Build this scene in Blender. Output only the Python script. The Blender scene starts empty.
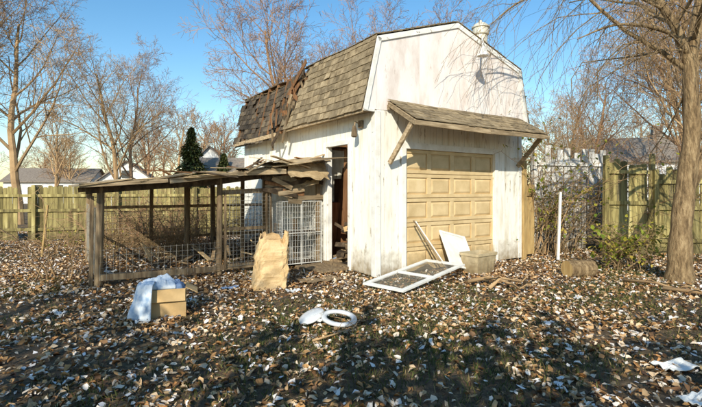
import bpy, math, random
import numpy as np
from mathutils import Vector, Matrix, noise
rad=math.radians
sc=bpy.context.scene
R=random.Random(7)

# ------------------------------------------------------------------ materials
def mk(name):
    m=bpy.data.materials.new(name); m.use_nodes=True
    nt=m.node_tree; b=nt.nodes['Principled BSDF']
    return m,nt,b
def ramp(nt,cols,interp='LINEAR'):
    r=nt.nodes.new('ShaderNodeValToRGB'); r.color_ramp.interpolation=interp
    e=r.color_ramp.elements
    while len(e)>1: e.remove(e[-1])
    for i,(p,c) in enumerate(cols):
        x=e[0] if i==0 else e.new(p)
        x.position=p; x.color=(c[0],c[1],c[2],1)
    return r
def noise_n(nt,vec,scale,detail=6,rough=.6):
    n=nt.nodes.new('ShaderNodeTexNoise'); n.inputs['Scale'].default_value=scale
    n.inputs['Detail'].default_value=detail; n.inputs['Roughness'].default_value=rough
    nt.links.new(vec,n.inputs['Vector']); return n.outputs['Fac']
def nmat(name,cols,scale=4,stretch=(1,1,1),rough=.85,bump=.3,bscale=30,island=.35,peel=None,metal=0,spec=.3,bdist=.01,dirt=None):
    m,nt,b=mk(name); L=nt.links
    tc=nt.nodes.new('ShaderNodeTexCoord'); mp=nt.nodes.new('ShaderNodeMapping'); mp.inputs['Scale'].default_value=stretch
    L.new(tc.outputs['Object'],mp.inputs['Vector'])
    geo=nt.nodes.new('ShaderNodeNewGeometry')
    # offset the pattern per board so neighbours differ
    add=nt.nodes.new('ShaderNodeVectorMath'); add.operation='ADD'
    ml=nt.nodes.new('ShaderNodeMath'); ml.operation='MULTIPLY'; ml.inputs[1].default_value=9.0 if island>0 else 0
    L.new(geo.outputs['Random Per Island'],ml.inputs[0])
    L.new(mp.outputs[0],add.inputs[0]); L.new(ml.outputs[0],add.inputs[1])
    vec=add.outputs[0]
    f=noise_n(nt,vec,scale)
    r=ramp(nt,cols); L.new(f,r.inputs[0]); col=r.outputs[0]
    if peel:
        pcol,lo,hi,ps=peel
        pf=noise_n(nt,vec,ps,10,.7)
        pr=ramp(nt,[(lo,(0,0,0)),(hi,(1,1,1))]); L.new(pf,pr.inputs[0])
        mx=nt.nodes.new('ShaderNodeMix'); mx.data_type='RGBA'
        L.new(pr.outputs[0],mx.inputs[0]); L.new(col,mx.inputs[6]); mx.inputs[7].default_value=(*pcol,1)
        col=mx.outputs[2]
    if dirt: # mud splash and algae near the ground line
        sx=nt.nodes.new('ShaderNodeSeparateXYZ'); L.new(tc.outputs['Object'],sx.inputs[0])
        nf=noise_n(nt,tc.outputs['Object'],7,6,.6)
        ma=nt.nodes.new('ShaderNodeMath'); ma.operation='MULTIPLY_ADD'; ma.inputs[1].default_value=-.9; L.new(nf,ma.inputs[0]); L.new(sx.outputs[2],ma.inputs[2])
        dr=nt.nodes.new('ShaderNodeMapRange'); dr.inputs[1].default_value=-.5; dr.inputs[2].default_value=.05; dr.inputs[3].default_value=.9; dr.inputs[4].default_value=0; L.new(ma.outputs[0],dr.inputs[0])
        mx=nt.nodes.new('ShaderNodeMix'); mx.data_type='RGBA'
        L.new(dr.outputs[0],mx.inputs[0]); L.new(col,mx.inputs[6]); mx.inputs[7].default_value=(*dirt,1); col=mx.outputs[2]
    if island>0:
        mr=nt.nodes.new('ShaderNodeMapRange'); mr.inputs[3].default_value=1-island; mr.inputs[4].default_value=1+island*.6
        L.new(geo.outputs['Random Per Island'],mr.inputs[0])
        hs=nt.nodes.new('ShaderNodeHueSaturation'); L.new(mr.outputs[0],hs.inputs['Value']); L.new(col,hs.inputs['Color']); col=hs.outputs[0]
    L.new(col,b.inputs['Base Color'])
    b.inputs['Roughness'].default_value=rough; b.inputs['Metallic'].default_value=metal
    b.inputs['Specular IOR Level'].default_value=spec
    if bump>0:
        f2=noise_n(nt,vec,bscale,5,.6); bp=nt.nodes.new('ShaderNodeBump')
        bp.inputs['Strength'].default_value=bump; bp.inputs['Distance'].default_value=bdist
        L.new(f2,bp.inputs['Height']); L.new(bp.outputs[0],b.inputs['Normal'])
    return m
def island_mat(name,cols,rough=.7,transl=0,interp='CONSTANT'):
    m,nt,b=mk(name); L=nt.links
    geo=nt.nodes.new('ShaderNodeNewGeometry'); r=ramp(nt,cols,interp)
    L.new(geo.outputs['Random Per Island'],r.inputs[0]); L.new(r.outputs[0],b.inputs['Base Color'])
    b.inputs['Roughness'].default_value=rough; b.inputs['Specular IOR Level'].default_value=.3
    if transl:
        t=nt.nodes.new('ShaderNodeBsdfTranslucent'); L.new(r.outputs[0],t.inputs[0])
        mx=nt.nodes.new('ShaderNodeMixShader'); mx.inputs[0].default_value=transl
        out=nt.nodes['Material Output']
        L.new(b.outputs[0],mx.inputs[1]); L.new(t.outputs[0],mx.inputs[2]); L.new(mx.outputs[0],out.inputs[0])
    return m

M={}
M['siding']=nmat('peeling_white_siding',[(.3,(.74,.67,.53)),(.48,(.90,.86,.76)),(.7,(.93,.91,.83))],2.5,(3,3,.5),bump=.5,bscale=25,island=.06,peel=((.34,.26,.16),.60,.66,4),dirt=(.30,.22,.12))
M['gable']=nmat('weathered_gable_paint',[(.3,(.70,.59,.52)),(.5,(.87,.79,.73)),(.72,(.92,.87,.82))],1.6,(2.2,2.2,.8),bump=.4,bscale=20,island=.05,peel=((.52,.41,.33),.59,.71,3))
M['trim']=nmat('white_trim_paint',[(.3,(.74,.70,.62)),(.6,(.88,.86,.80))],5,(1,1,1),bump=.3,island=.08,peel=((.3,.24,.18),.62,.68,6))
M['door']=nmat('tan_door_paint',[(.3,(.58,.42,.21)),(.6,(.74,.56,.31)),(.8,(.78,.61,.37))],3,(1,1,1),bump=.15,bscale=40,island=.05,rough=.6,dirt=(.35,.25,.12))
M['shingle']=nmat('brown_shingles',[(.3,(.15,.105,.055)),(.5,(.30,.225,.13)),(.7,(.43,.33,.20))],7,(1,1,1),bump=.6,bscale=90,island=.35)
M['shingle_dark']=nmat('mossy_shingles',[(.3,(.04,.03,.02)),(.5,(.10,.075,.05)),(.7,(.21,.155,.09))],3,(1,1,1),bump=.6,bscale=90,island=.55)
M['wood']=nmat('weathered_wood',[(.3,(.11,.07,.04)),(.5,(.26,.18,.10)),(.7,(.46,.34,.20))],3,(6,6,.7),bump=.6,bscale=25,island=.45)
M['wood_h']=nmat('weathered_wood_rails',[(.3,(.18,.125,.065)),(.5,(.40,.29,.17)),(.7,(.62,.48,.30))],3,(.9,4,8),bump=.6,bscale=25,island=.45)
M['wood_dark']=nmat('old_dark_wood',[(.3,(.035,.025,.017)),(.5,(.09,.06,.035)),(.7,(.18,.13,.08))],3,(3,3,2),bump=.6,bscale=25,island=.45)
M['ply']=nmat('plywood',[(.3,(.30,.20,.10)),(.5,(.52,.38,.21)),(.7,(.70,.54,.33))],3,(2,5,2),bump=.4,bscale=25,island=.35,peel=((.14,.10,.06),.56,.66,2))
M['golden']=nmat('golden_wood',[(.3,(.36,.22,.08)),(.6,(.55,.38,.16))],3,(6,6,.7),bump=.4,bscale=25,island=.25)
M['fence']=nmat('mossy_fence_wood',[(.30,(.09,.07,.025)),(.46,(.25,.20,.075)),(.58,(.40,.33,.13)),(.72,(.50,.43,.20))],1.8,(5,5,.45),bump=.6,bscale=25,island=.45,peel=((.11,.09,.05),.56,.68,1.2),dirt=(.09,.07,.03))
M['whitefence']=nmat('faded_white_boards',[(.3,(.50,.47,.42)),(.6,(.80,.77,.71))],2.2,(5,5,.6),bump=.5,bscale=25,island=.25,peel=((.22,.17,.12),.52,.62,4),dirt=(.15,.11,.06))
M['bark']=nmat('tree_bark',[(.3,(.10,.062,.03)),(.5,(.30,.20,.10)),(.7,(.52,.37,.20))],6,(3,3,.7),bump=1,bscale=14,island=0,bdist=.05)
M['bark_far']=nmat('pale_bark',[(.3,(.26,.155,.075)),(.6,(.50,.33,.17))],2,(1,1,1),bump=0,island=.35)
M['bark_red']=nmat('reddish_bark',[(.3,(.22,.12,.065)),(.6,(.44,.26,.14))],2,(1,1,1),bump=0,island=.35)
M['wire']=nmat('galvanised_wire',[(.3,(.30,.27,.22)),(.6,(.50,.46,.38))],9,bump=0,island=.2,metal=.3,rough=.5)
M['whitewire']=nmat('white_coated_wire',[(.3,(.60,.57,.50)),(.6,(.78,.76,.70))],9,bump=0,island=.1,rough=.5)
M['card']=nmat('cardboard',[(.3,(.46,.30,.13)),(.6,(.62,.42,.20))],4,bump=.15,bscale=60,island=.12)
M['tote']=nmat('tan_tote_plastic',[(.3,(.48,.38,.22)),(.6,(.62,.51,.33))],4,bump=.05,bscale=60,island=0,rough=.5,dirt=(.2,.14,.07))
M['paper']=nmat('kraft_paper',[(.3,(.58,.38,.17)),(.6,(.76,.54,.29))],5,bump=.5,bscale=12,island=0,bdist=.04)
M['cloth']=nmat('pale_cloth',[(.36,(.30,.42,.58)),(.5,(.60,.67,.74)),(.66,(.82,.83,.82))],9,bump=.3,bscale=200,island=0)
M['bluecloth']=nmat('blue_cloth',[(.3,(.10,.17,.30)),(.6,(.25,.34,.50))],8,bump=.3,bscale=200,island=0)
M['plastic']=nmat('dirty_white_plastic',[(.3,(.50,.51,.52)),(.6,(.74,.74,.72))],6,bump=.05,island=0,rough=.35,spec=.5,peel=((.35,.30,.22),.56,.72,9))
M['metal']=nmat('vent_metal',[(.3,(.60,.55,.42)),(.6,(.80,.74,.60))],4,bump=.1,island=.05,metal=.2,rough=.5,peel=((.40,.26,.14),.6,.7,8))
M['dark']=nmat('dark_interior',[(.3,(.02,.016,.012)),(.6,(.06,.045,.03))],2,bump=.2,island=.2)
M['redwood']=nmat('brown_panel_wood',[(.3,(.14,.06,.025)),(.6,(.32,.16,.07))],3,(5,5,.6),bump=.3,island=.3)
M['glass'],_nt,_b=mk('window_glass'); _b.inputs['Base Color'].default_value=(.04,.05,.06,1); _b.inputs['Roughness'].default_value=.1
M['leaf']=island_mat('dead_leaves',[(0,(.56,.36,.18)),(.12,(.30,.16,.06)),(.22,(.68,.49,.30)),(.34,(.44,.22,.08)),(.44,(.16,.08,.035)),(.54,(.74,.60,.44)),(.65,(.50,.28,.11)),(.74,(.24,.13,.06)),(.82,(.80,.73,.65)),(.92,(.86,.80,.76)),(.96,(.09,.05,.03))],.65)
M['grass']=island_mat('grass_blades',[(0,(.045,.065,.012)),(.25,(.08,.10,.02)),(.5,(.14,.14,.035)),(.7,(.28,.21,.09)),(.85,(.04,.05,.012))],.7)
M['green']=island_mat('shrub_leaves',[(0,(.26,.30,.03)),(.3,(.42,.38,.05)),(.55,(.14,.19,.02)),(.75,(.52,.40,.08))],.5,.3)
M['conifer']=island_mat('conifer_needles',[(0,(.05,.07,.02)),(.4,(.10,.12,.035)),(.7,(.15,.15,.045))],.7)
M['roofgrey']=nmat('grey_roofing',[(.3,(.19,.15,.12)),(.6,(.30,.25,.20))],6,bump=.2,island=.2,spec=.05,rough=1)
M['housewhite']=nmat('white_clapboard',[(.3,(.70,.68,.64)),(.6,(.82,.81,.78))],1,bump=.05,island=.05)

def ground_mat():
    m,nt,b=mk('yard_ground'); L=nt.links
    tc=nt.nodes.new('ShaderNodeTexCoord'); v=tc.outputs['Object']
    f1=noise_n(nt,v,.55,6,.6); f2=noise_n(nt,v,14,6,.7); f3=noise_n(nt,v,60,4,.6)
    r1=ramp(nt,[(.42,(.12,.075,.04)),(.60,(.06,.055,.02))]); L.new(f1,r1.inputs[0])
    r2=ramp(nt,[(.35,(.035,.023,.013)),(.5,(.14,.09,.045)),(.66,(.40,.26,.13))]); L.new(f2,r2.inputs[0])
    mx=nt.nodes.new('ShaderNodeMix'); mx.data_type='RGBA'; mx.inputs[0].default_value=.6
    L.new(r1.outputs[0],mx.inputs[6]); L.new(r2.outputs[0],mx.inputs[7])
    L.new(mx.outputs[2],b.inputs['Base Color']); b.inputs['Roughness'].default_value=.95
    bp=nt.nodes.new('ShaderNodeBump'); bp.inputs['Strength'].default_value=.8; bp.inputs['Distance'].default_value=.03
    L.new(f3,bp.inputs['Height']); L.new(bp.outputs[0],b.inputs['Normal'])
    return m
M['ground']=ground_mat()

# ------------------------------------------------------------------ mesh builder
class MB:
    def __init__(s): s.v=[]; s.f=[]; s.m=[]; s.mi=0
    def add(s,vs,fs):
        o=len(s.v); s.v.extend([tuple(x) for x in vs]); s.f.extend([tuple(i+o for i in f) for f in fs]); s.m.extend([s.mi]*len(fs))
    def box(s,c,size,rot=None):
        hx,hy,hz=[a/2 for a in size]; c=Vector(c)
        vs=[Vector((x*hx,y*hy,z*hz)) for x in(-1,1) for y in(-1,1) for z in(-1,1)]
        if rot is not None: vs=[rot@a for a in vs]
        s.add([a+c for a in vs],[(0,1,3,2),(4,6,7,5),(0,4,5,1),(2,3,7,6),(0,2,6,4),(1,5,7,3)])
    def b2(s,a,b): # min max box
        s.box([(a[i]+b[i])/2 for i in range(3)],[abs(b[i]-a[i]) for i in range(3)])
    def beam(s,p,q,w,h,up=(0,0,1)):
        p=Vector(p);q=Vector(q);d=(q-p); L=d.length; d.normalize(); up=Vector(up)
        x=d.cross(up)
        if x.length<1e-3: x=d.cross(Vector((0,1,0)))
        x.normalize(); z=x.cross(d)
        rot=Matrix((x,d,z)).transposed()
        s.box((p+q)/2,(w,L,h),rot)
    def prism(s,poly,off): # poly list of 3D pts, extruded by off
        n=len(poly); off=Vector(off); P=[Vector(p) for p in poly]
        vs=P+[p+off for p in P]
        fs=[tuple(range(n-1,-1,-1)),tuple(range(n,2*n))]+[(i,(i+1)%n,(i+1)%n+n,i+n) for i in range(n)]
        s.add(vs,fs)
    def tube(s,pts,rs,k=6,cap=True):
        n=len(pts); o=len(s.v); P=[Vector(p) for p in pts]
        d0=(P[1]-P[0]).normalized(); a=d0.cross(Vector((0,0,1)))
        if a.length<.1: a=d0.cross(Vector((1,0,0)))
        a.normalize()
        for i in range(n):
            d=(P[min(i+1,n-1)]-P[max(i-1,0)]).normalized()
            a=(a-d*a.dot(d))
            if a.length<1e-4: a=d.orthogonal()
            a.normalize(); b=d.cross(a)
            for j in range(k):
                t=2*math.pi*j/k; q=P[i]+(a*math.cos(t)+b*math.sin(t))*rs[i]; s.v.append((q.x,q.y,q.z))
        for i in range(n-1):
            for j in range(k):
                s.f.append((o+i*k+j,o+i*k+(j+1)%k,o+(i+1)*k+(j+1)%k,o+(i+1)*k+j)); s.m.append(s.mi)
        if cap:
            s.f.append(tuple(o+j for j in range(k-1,-1,-1))); s.m.append(s.mi)
            s.f.append(tuple(o+(n-1)*k+j for j in range(k))); s.m.append(s.mi)
    def lathe(s,prof,c,k=24):
        o=len(s.v); c=Vector(c)
        for r,z in prof:
            for j in range(k):
                t=2*math.pi*j/k; s.v.append((c.x+r*math.cos(t),c.y+r*math.sin(t),c.z+z))
        for i in range(len(prof)-1):
            for j in range(k):
                s.f.append((o+i*k+j,o+i*k+(j+1)%k,o+(i+1)*k+(j+1)%k,o+(i+1)*k+j)); s.m.append(s.mi)
        s.f.append(tuple(o+(len(prof)-1)*k+j for j in range(k))); s.m.append(s.mi)
    def mesh(s,name,mats,smooth=False):
        me=bpy.data.meshes.new(name); me.from_pydata(s.v,[],s.f)
        for mm in mats: me.materials.append(mm)
        me.polygons.foreach_set('material_index',s.m)
        if smooth: me.polygons.foreach_set('use_smooth',[True]*len(s.f))
        me.update(); return me
    def obj(s,name,mats,parent=None,smooth=False,loc=(0,0,0),rot=(0,0,0),bevel=0):
        if not isinstance(mats,(list,tuple)): mats=[mats]
        o=bpy.data.objects.new(name,s.mesh(name,mats,smooth)); sc.collection.objects.link(o)
        o.location=loc; o.rotation_euler=rot
        if parent: o.parent=parent
        if bevel:
            b=o.modifiers.new('bevel','BEVEL'); b.width=bevel; b.segments=2; b.limit_method='ANGLE'
        return o
def empty(name,loc=(0,0,0),rz=0,parent=None):
    e=bpy.data.objects.new(name,None); e.location=loc; e.rotation_euler=(0,0,rz); sc.collection.objects.link(e)
    if parent: e.parent=parent
    return e
def rnd(a,b): return R.uniform(a,b)

# ------------------------------------------------------------------ ground
def gz(x,y):
    return .05*noise.noise(Vector((x*.35,y*.35,0)))+.02*noise.noise(Vector((x*1.7,y*1.7,3)))-.03
def build_ground():
    n=170; t=np.linspace(-1,1,n)
    s=np.sinh(t*4.2)/np.sinh(4.2)*450
    vs=[];fs=[]
    for j in range(n):
        for i in range(n):
            x=s[i]; y=s[j]+8
            vs.append((x,y,gz(x,y) if abs(x)<60 and abs(y)<60 else -.03))
    for j in range(n-1):
        for i in range(n-1):
            a=j*n+i; fs.append((a,a+1,a+n+1,a+n))
    b=MB(); b.v=vs;b.f=fs;b.m=[0]*len(fs); b.obj('ground',M['ground'],smooth=True)
build_ground()

U=Vector((.832,.555)); V=Vector((-.555,.832)); C=Vector((.46,8.1)); ANG=math.atan2(.555,.832)
def toL(x,y):
    d=Vector((x,y))-C; return d.dot(U),d.dot(V)
def W(u,v,z=0):
    p=C+U*u+V*v; return (p.x,p.y,z)

# ------------------------------------------------------------------ fallen leaves, grass (numpy)
rs=np.random.RandomState(3)
def scatter_mesh(name,mat,P,yaw,pitch,roll,size,tv,tf,zoff,asp=None):
    n=len(P); k=len(tv); tv=np.array(tv)
    cy,sy=np.cos(yaw),np.sin(yaw); cp,sp=np.cos(pitch),np.sin(pitch); cr,sr=np.cos(roll),np.sin(roll)
    v=tv[None]*size[:,None,None]
    if zoff is not None: v[:,:,2]*=zoff[:,None]; v+=rs.normal(0,.08,v.shape)*size[:,None,None]
    if asp is not None: v[:,:,0]*=asp[:,None]
    x,y,z=v[...,0],v[...,1],v[...,2]
    y,z=y*cp[:,None]-z*sp[:,None], y*sp[:,None]+z*cp[:,None]
    x,z=x*cr[:,None]+z*sr[:,None], -x*sr[:,None]+z*cr[:,None]
    x,y=x*cy[:,None]-y*sy[:,None], x*sy[:,None]+y*cy[:,None]
    v=np.stack([x,y,z],-1)+P[:,None,:]
    v=v.reshape(-1,3)
    f=(np.array(tf)[None]+ (np.arange(n)*k)[:,None,None]).reshape(-1)
    fl=len(tf[0]); nf=n*len(tf)
    me=bpy.data.meshes.new(name); me.vertices.add(len(v)); me.vertices.foreach_set('co',v.astype(np.float32).ravel())
    me.loops.add(len(f)); me.loops.foreach_set('vertex_index',f.astype(np.int32))
    me.polygons.add(nf); me.polygons.foreach_set('loop_start',(np.arange(nf)*fl).astype(np.int32))
    me.materials.append(mat); me.update(calc_edges=True); me.validate()
    o=bpy.data.objects.new(name,me); sc.collection.objects.link(o); return o
LEAFV=[(0,-.5,0),(.34,-.22,.10),(.27,.25,.14),(0,.55,.02),(-.27,.25,.14),(-.34,-.22,.10)]
LEAFF=[(0,1,2,3),(0,3,4,5)]
def yard_points(n,keep):
    out=[]
    while len(out)<n:
        x=rnd(-16,16); y=rnd(1.5,18)
        if abs(x)>y*.95+1.5: continue
        u,v=toL(x,y)
        if -.05<u<4.35 and -.05<v<6.9: continue
        if not keep(x,y,u,v): continue
        out.append((x,y,gz(x,y)))
    return np.array(out)
def leafkeep(x,y,u,v):
    a=noise.noise(Vector((x*.6,y*.6,8)))+.6*noise.noise(Vector((x*2,y*2,1)))
    p=.70+.7*a
    if -4.2<u<0 and 2<v<5: p*=.6
    return R.random()<max(.22,min(1,p))
P=yard_points(130000,leafkeep); n=len(P)
P[:,2]+=rs.uniform(.002,.045,n)
scatter_mesh('fallen_leaves',M['leaf'],P,rs.uniform(0,6.28,n),rs.normal(0,.4,n),rs.normal(0,.4,n),rs.uniform(.03,.08,n),LEAFV,LEAFF,rs.uniform(-1,3.0,n),rs.uniform(.5,1.15,n))
def grasskeep(x,y,u,v):
    a=noise.noise(Vector((x*.5,y*.5,20)))+.5*noise.noise(Vector((x*2.3,y*2.3,5)))
    p=.15+1.0*a+(.28 if y<6.5 and x>-1 else -.1)
    if -4.2<u<0 and 2<v<5: p-=.3
    return y<13 and R.random()<p
P=yard_points(60000,grasskeep); n=len(P)
BL=[(-.06,0,0),(.06,0,0),(.035,.10,.6),(0,.34,1.0)]
scatter_mesh('grass',M['grass'],P,rs.uniform(0,6.28,n),rs.normal(0,.45,n),rs.normal(0,.4,n),rs.uniform(.03,.075,n),BL,[(0,1,2,3)],None)

# ------------------------------------------------------------------ garage
G=empty('white_garage',(C.x,C.y,0),ANG)
WD=4.25; LN=6.8; WH=3.08
def gtop(u):
    pts=[(-.30,3.08),(.0,4.40),(2.12,5.08),(4.25,4.40),(4.55,3.08)]
    for (a,za),(b,zb) in zip(pts,pts[1:]):
        if a<=u<=b: return za+(zb-za)*(u-a)/(b-a)
    return 3.08
def planks(mb,a,b,w,fn,axis):
    x=a
    while x<b-.01:
        e=min(x+w,b)
        for z0,z1 in fn((x+e)/2):
            if axis=='u': mb.b2((x+.004,-.022+rnd(0,.003),z0),(e-.004,0,z1))
            else: mb.b2((-.022+rnd(0,.003),x+.004,z0),(0,e-.004,z1))
        x=e
mb=MB()
DU0,DU1,DH=.70,3.32,2.40
planks(mb,0,DU0,.175,lambda x:[(.0+rnd(0,.02),3.10)],'u')
planks(mb,DU0,DU1,.1638,lambda x:[(DH,3.10)],'u')
planks(mb,DU1,WD,.186,lambda x:[(.0,3.10)],'u')
mb.b2((0.001,.001,0),(DU0,.06,3.10)); mb.b2((DU1,.001,0),(WD,.06,3.10)); mb.b2((DU0,.001,DH),(DU1,.06,3.10))
mb.obj('front_wall',M['siding'],G)
mb=MB()
SV0,SV1,SH=.88,1.74,2.52
planks(mb,0.0,SV0,.176,lambda x:[(rnd(0,.03),WH)],'v')
planks(mb,SV0,SV1,.172,lambda x:[(SH,WH)],'v')
planks(mb,SV1,LN,.203,lambda x:[(rnd(0,.05),WH)],'v')
mb.b2((.001,.061,0),(.06,SV0,WH)); mb.b2((.001,SV0,SH),(.06,SV1,WH)); mb.b2((.001,SV1,0),(.06,LN,WH))
mb.obj('side_wall',M['siding'],G)
mb=MB(); mb.b2((WD-.06,.061,0),(WD,LN,WH)); mb.b2((.06,LN-.06,0),(WD-.06,LN,WH))
mb.prism([(0,LN,3.08),(.0,LN,4.3),(2.12,LN,5.0),(WD,LN,4.3),(WD,LN,3.08)],(0,-.05,0))
mb.obj('rear_walls',M['siding'],G)
mb=MB()
cuts=[-.30,.0,1.05,2.12,3.2,4.25,4.55]
for a,b in zip(cuts,cuts[1:]):
    g=.003
    mb.prism([(a+g,-.028,3.085),(b-g,-.028,3.085),(b-g,-.028,gtop(b-g)),(a+g,-.028,gtop(a+g))],(0,.026,0))
mb.obj('gable_wall',M['gable'],G)
mb=MB()
rk=[(-.32,3.06),(.0,4.43),(2.12,5.11),(4.25,4.43),(4.57,3.06)]
for (a,za),(b,zb) in zip(rk,rk[1:]):
    d=Vector((b-a,zb-za)).normalized(); nrm=Vector((d.y,-d.x))*.10
    mb.prism([(a,-.055,za),(b,-.055,zb),(b+nrm.x,-.055,zb+nrm.y),(a+nrm.x,-.055,za+nrm.y)],(0,.024,0))
mb.b2((-.05,-.045,0),(.08,-.026,3.06)); mb.b2((-.045,-.025,0),(-.026,.09,3.06))
mb.b2((WD-.08,-.045,0),(WD+.04,-.026,3.06))
mb.b2((-.31,-.04,3.035),(-.055,-.0,3.082)); 
mb.b2((DU0-.11,-.047,0),(DU0,-.024,DH+.11)); mb.b2((DU1,-.047,0),(DU1+.11,-.024,DH+.11)); mb.b2((DU0+.001,-.046,DH),(DU1-.001,-.024,DH+.12))
mb.b2((-.05,SV0-.10,0),(-.024,SV0,SH+.10)); mb.b2((-.05,SV1,0),(-.024,SV1+.11,SH+.10)); mb.b2((-.049,SV0+.001,SH),(-.024,SV1-.001,SH+.10))
mb.b2((-.02,SV0,0),(.09,SV0+.03,SH)); mb.b2((-.02,SV1-.03,0),(.09,SV1,SH))
mb.obj('trim_boards',M['trim'],G,bevel=.004)
mb=MB(); mb.b2((-.33,-.02,3.0),(-.305,3.2,3.1)); mb.b2((-.30,-.02,3.055),(-.03,3.2,3.075)); mb.b2((-.36,3.7,2.93),(-.335,6.8,3.03))
mb.obj('fascia',M['wood_h'],G)
mb=MB()
rows,cols=5,4
mb.b2((DU0,.055,0),(DU1,.075,DH))
rh=DH/rows; cw=(DU1-DU0)/cols
for i in range(rows):
    z0=i*rh+.006; z1=(i+1)*rh-.006
    mb.b2((DU0,.02,z0),(DU1,.054,z0+.07)); mb.b2((DU0,.02,z1-.07),(DU1,.054,z1))
    for j in range(cols+1):
        x=DU0+j*cw; a=max(DU0,x-.055); b=min(DU1,x+.055)
        mb.b2((a,.0205,z0+.0705),(b,.054,z1-.0705))
    for j in range(cols):
        a=DU0+j*cw+.055; b=DU0+(j+1)*cw-.055; zz0=z0+.07; zz1=z1-.07
        g=.05; y0=.052; y1=.026
        o=[(a,y0,zz0),(b,y0,zz0),(b,y0,zz1),(a,y0,zz1)]
        i2=[(a+g,y1,zz0+g),(b-g,y1,zz0+g),(b-g,y1,zz1-g),(a+g,y1,zz1-g)]
        mb.add(o+i2,[(4,5,6,7),(0,1,5,4),(1,2,6,5),(2,3,7,6),(3,0,4,7)])
mb.obj('overhead_door',M['door'],G,bevel=.004)
def slope(mb,o,top,v0,v1,keep,rowh=.15,tabw=.26):
    o=Vector(o); top=Vector(top); d=top-o; L=d.length; d.normalize(); nrm=Vector((-d.y,d.x))
    if nrm.y<0: nrm=-nrm
    n=int(L/rowh)+1
    def pt(s,v,h,dz=0):
        q=o+d*s+nrm*h; return (q.x,v,q.y+dz)
    for i in range(n):
        s0=i*rowh-.02; s1=min(L,s0+rowh+.06); v=v0-rnd(0,tabw)
        while v<v1:
            tw=tabw*rnd(.7,1.25)
            a=max(v,v0)+.003; b=min(v+tw,v1)-.003
            if b-a>.02 and keep((a+b)/2,s0/L):
                j=rnd(-.010,.008); h0=.032+rnd(0,.008); dz=sag((a+b)/2); j2=j+rnd(-.005,.005)
                if R.random()<.02: h0+=.025
                mb.add([pt(s0+j,a,h0,dz),pt(s0+j2,b,h0,dz),pt(s1,b,.018,dz),pt(s1,a,.018,dz),pt(s0+j,a,h0-.012,dz),pt(s0+j2,b,h0-.012,dz),pt(s1,b,.008,dz),pt(s1,a,.008,dz)],
                       [(0,1,2,3),(7,6,5,4),(0,4,5,1),(1,5,6,2),(3,2,6,7),(0,3,7,4)])
            v+=tw
def sag(v): return -.10*max(0,min(1,(v-3.2)/.6))-.10*math.sin(max(0,v-3.2)*1.1)-.015*math.sin(v*2.1)
def k1(v,t): 
    lim=3.35-1.15*t+.12*math.sin(t*17)+.1*math.sin(t*41); return v<lim and R.random()>.008
def k2(v,t):
    lim=3.8-1.0*t+.15*math.sin(t*13+1)+.08*math.sin(t*37); 
    if noise.noise(Vector((v*1.5,t*3,4)))>.25: return False
    return v>lim and R.random()>.05
mb=MB(); slope(mb,(-.33,3.07),(-.0,4.45),-.05,LN+.1,k1); mb.obj('roof_shingles_front',M['shingle'],G)
mb=MB(); slope(mb,(-.33,3.07),(-.0,4.45),-.05,LN+.1,k2); mb.obj('roof_shingles_rear',M['shingle_dark'],G)
mb=MB()
slope(mb,(0,4.45),(2.12,5.13),-.05,LN+.1,lambda v,t:v<3.0-.8*t or v>3.9)
slope(mb,(4.25,4.45),(2.12,5.13),-.05,LN+.1,lambda v,t:True)
slope(mb,(4.58,3.07),(4.25,4.45),-.05,LN+.1,lambda v,t:True)
mb.obj('roof_shingles_upper',M['shingle'],G)
mb=MB()
for i in range(9):
    t=(i+.5)/9; u=-.33+.33*t; z=3.07+1.38*t
    rot=Matrix.Rotation(math.atan2(.33,1.38),3,'Y')
    e=3.4-1.1*t+rnd(-.15,.3)
    mb.box((u+.012,e/2,z-.01),(.016,e,.148),rot)
    s=3.65-1.0*t+rnd(-.3,.15); mb.box((u+.012,(s+LN)/2,z+sag(5)),(.016,LN-s,.148),rot)
for k,(a,b) in enumerate([((0,4.42),(2.12,5.09)),((4.25,4.44),(2.12,5.11)),((4.56,3.07),(4.25,4.44))]):
    for (v0,v1) in ([(0,2.6),(4.1,LN)] if k==0 else [(0,LN)]):
        mb.prism([(a[0],v0,a[1]),(b[0],v0,b[1]),(b[0],v0,b[1]-.02),(a[0],v0,a[1]-.02)],(0,v1-v0,0))
mb.obj('roof_sheathing',M['wood_dark'],G)
mb=MB()
for i in range(12):
    v=.25+i*.58
    mb.beam((-.28,v,3.05),(.03,v,4.38),.04,.09,(1,0,0)); mb.beam((.03,v,4.38),(2.12,v,5.03),.04,.09); mb.beam((4.2,v,4.38),(2.12,v,5.03),.04,.09); mb.beam((0.05,v,3.05),(4.2,v,3.05),.04,.12)
mb.obj('rafters',M['redwood'],G)
mb=MB()
for i in range(54):
    t=rnd(0,1); v=3.45-1.05*t+rnd(-.25,.35); u=-.33+.33*t+rnd(-.08,.10); z=3.07+1.38*t+rnd(-.1,.08)
    L=rnd(.15,.6); a=rnd(-1.4,1.4)
    mb.mi=i%3
    mb.beam((u,v,z),(u+rnd(-.1,.15),v+L*math.cos(a)*.6,z+L*math.sin(a)),rnd(.02,.14),.015,(1,0,.2))
mb.mi=1
mb.beam((-.12,3.55,3.9),(-.2,2.35,4.52),.10,.02,(1,0,0)); mb.beam((-.28,3.55,3.0),(-.15,3.2,4.0),.05,.05)
mb.mi=2; mb.beam((-.36,3.3,2.75),(-.33,2.9,3.6),.09,.02,(1,0,0)); mb.beam((-.40,3.75,2.6),(-.36,3.9,3.3),.05,.04)
mb.obj('broken_roof_boards',[M['wood_dark'],M['redwood'],M['wood']],G)
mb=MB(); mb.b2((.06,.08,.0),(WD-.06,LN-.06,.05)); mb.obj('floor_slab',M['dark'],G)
mb=MB()
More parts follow.
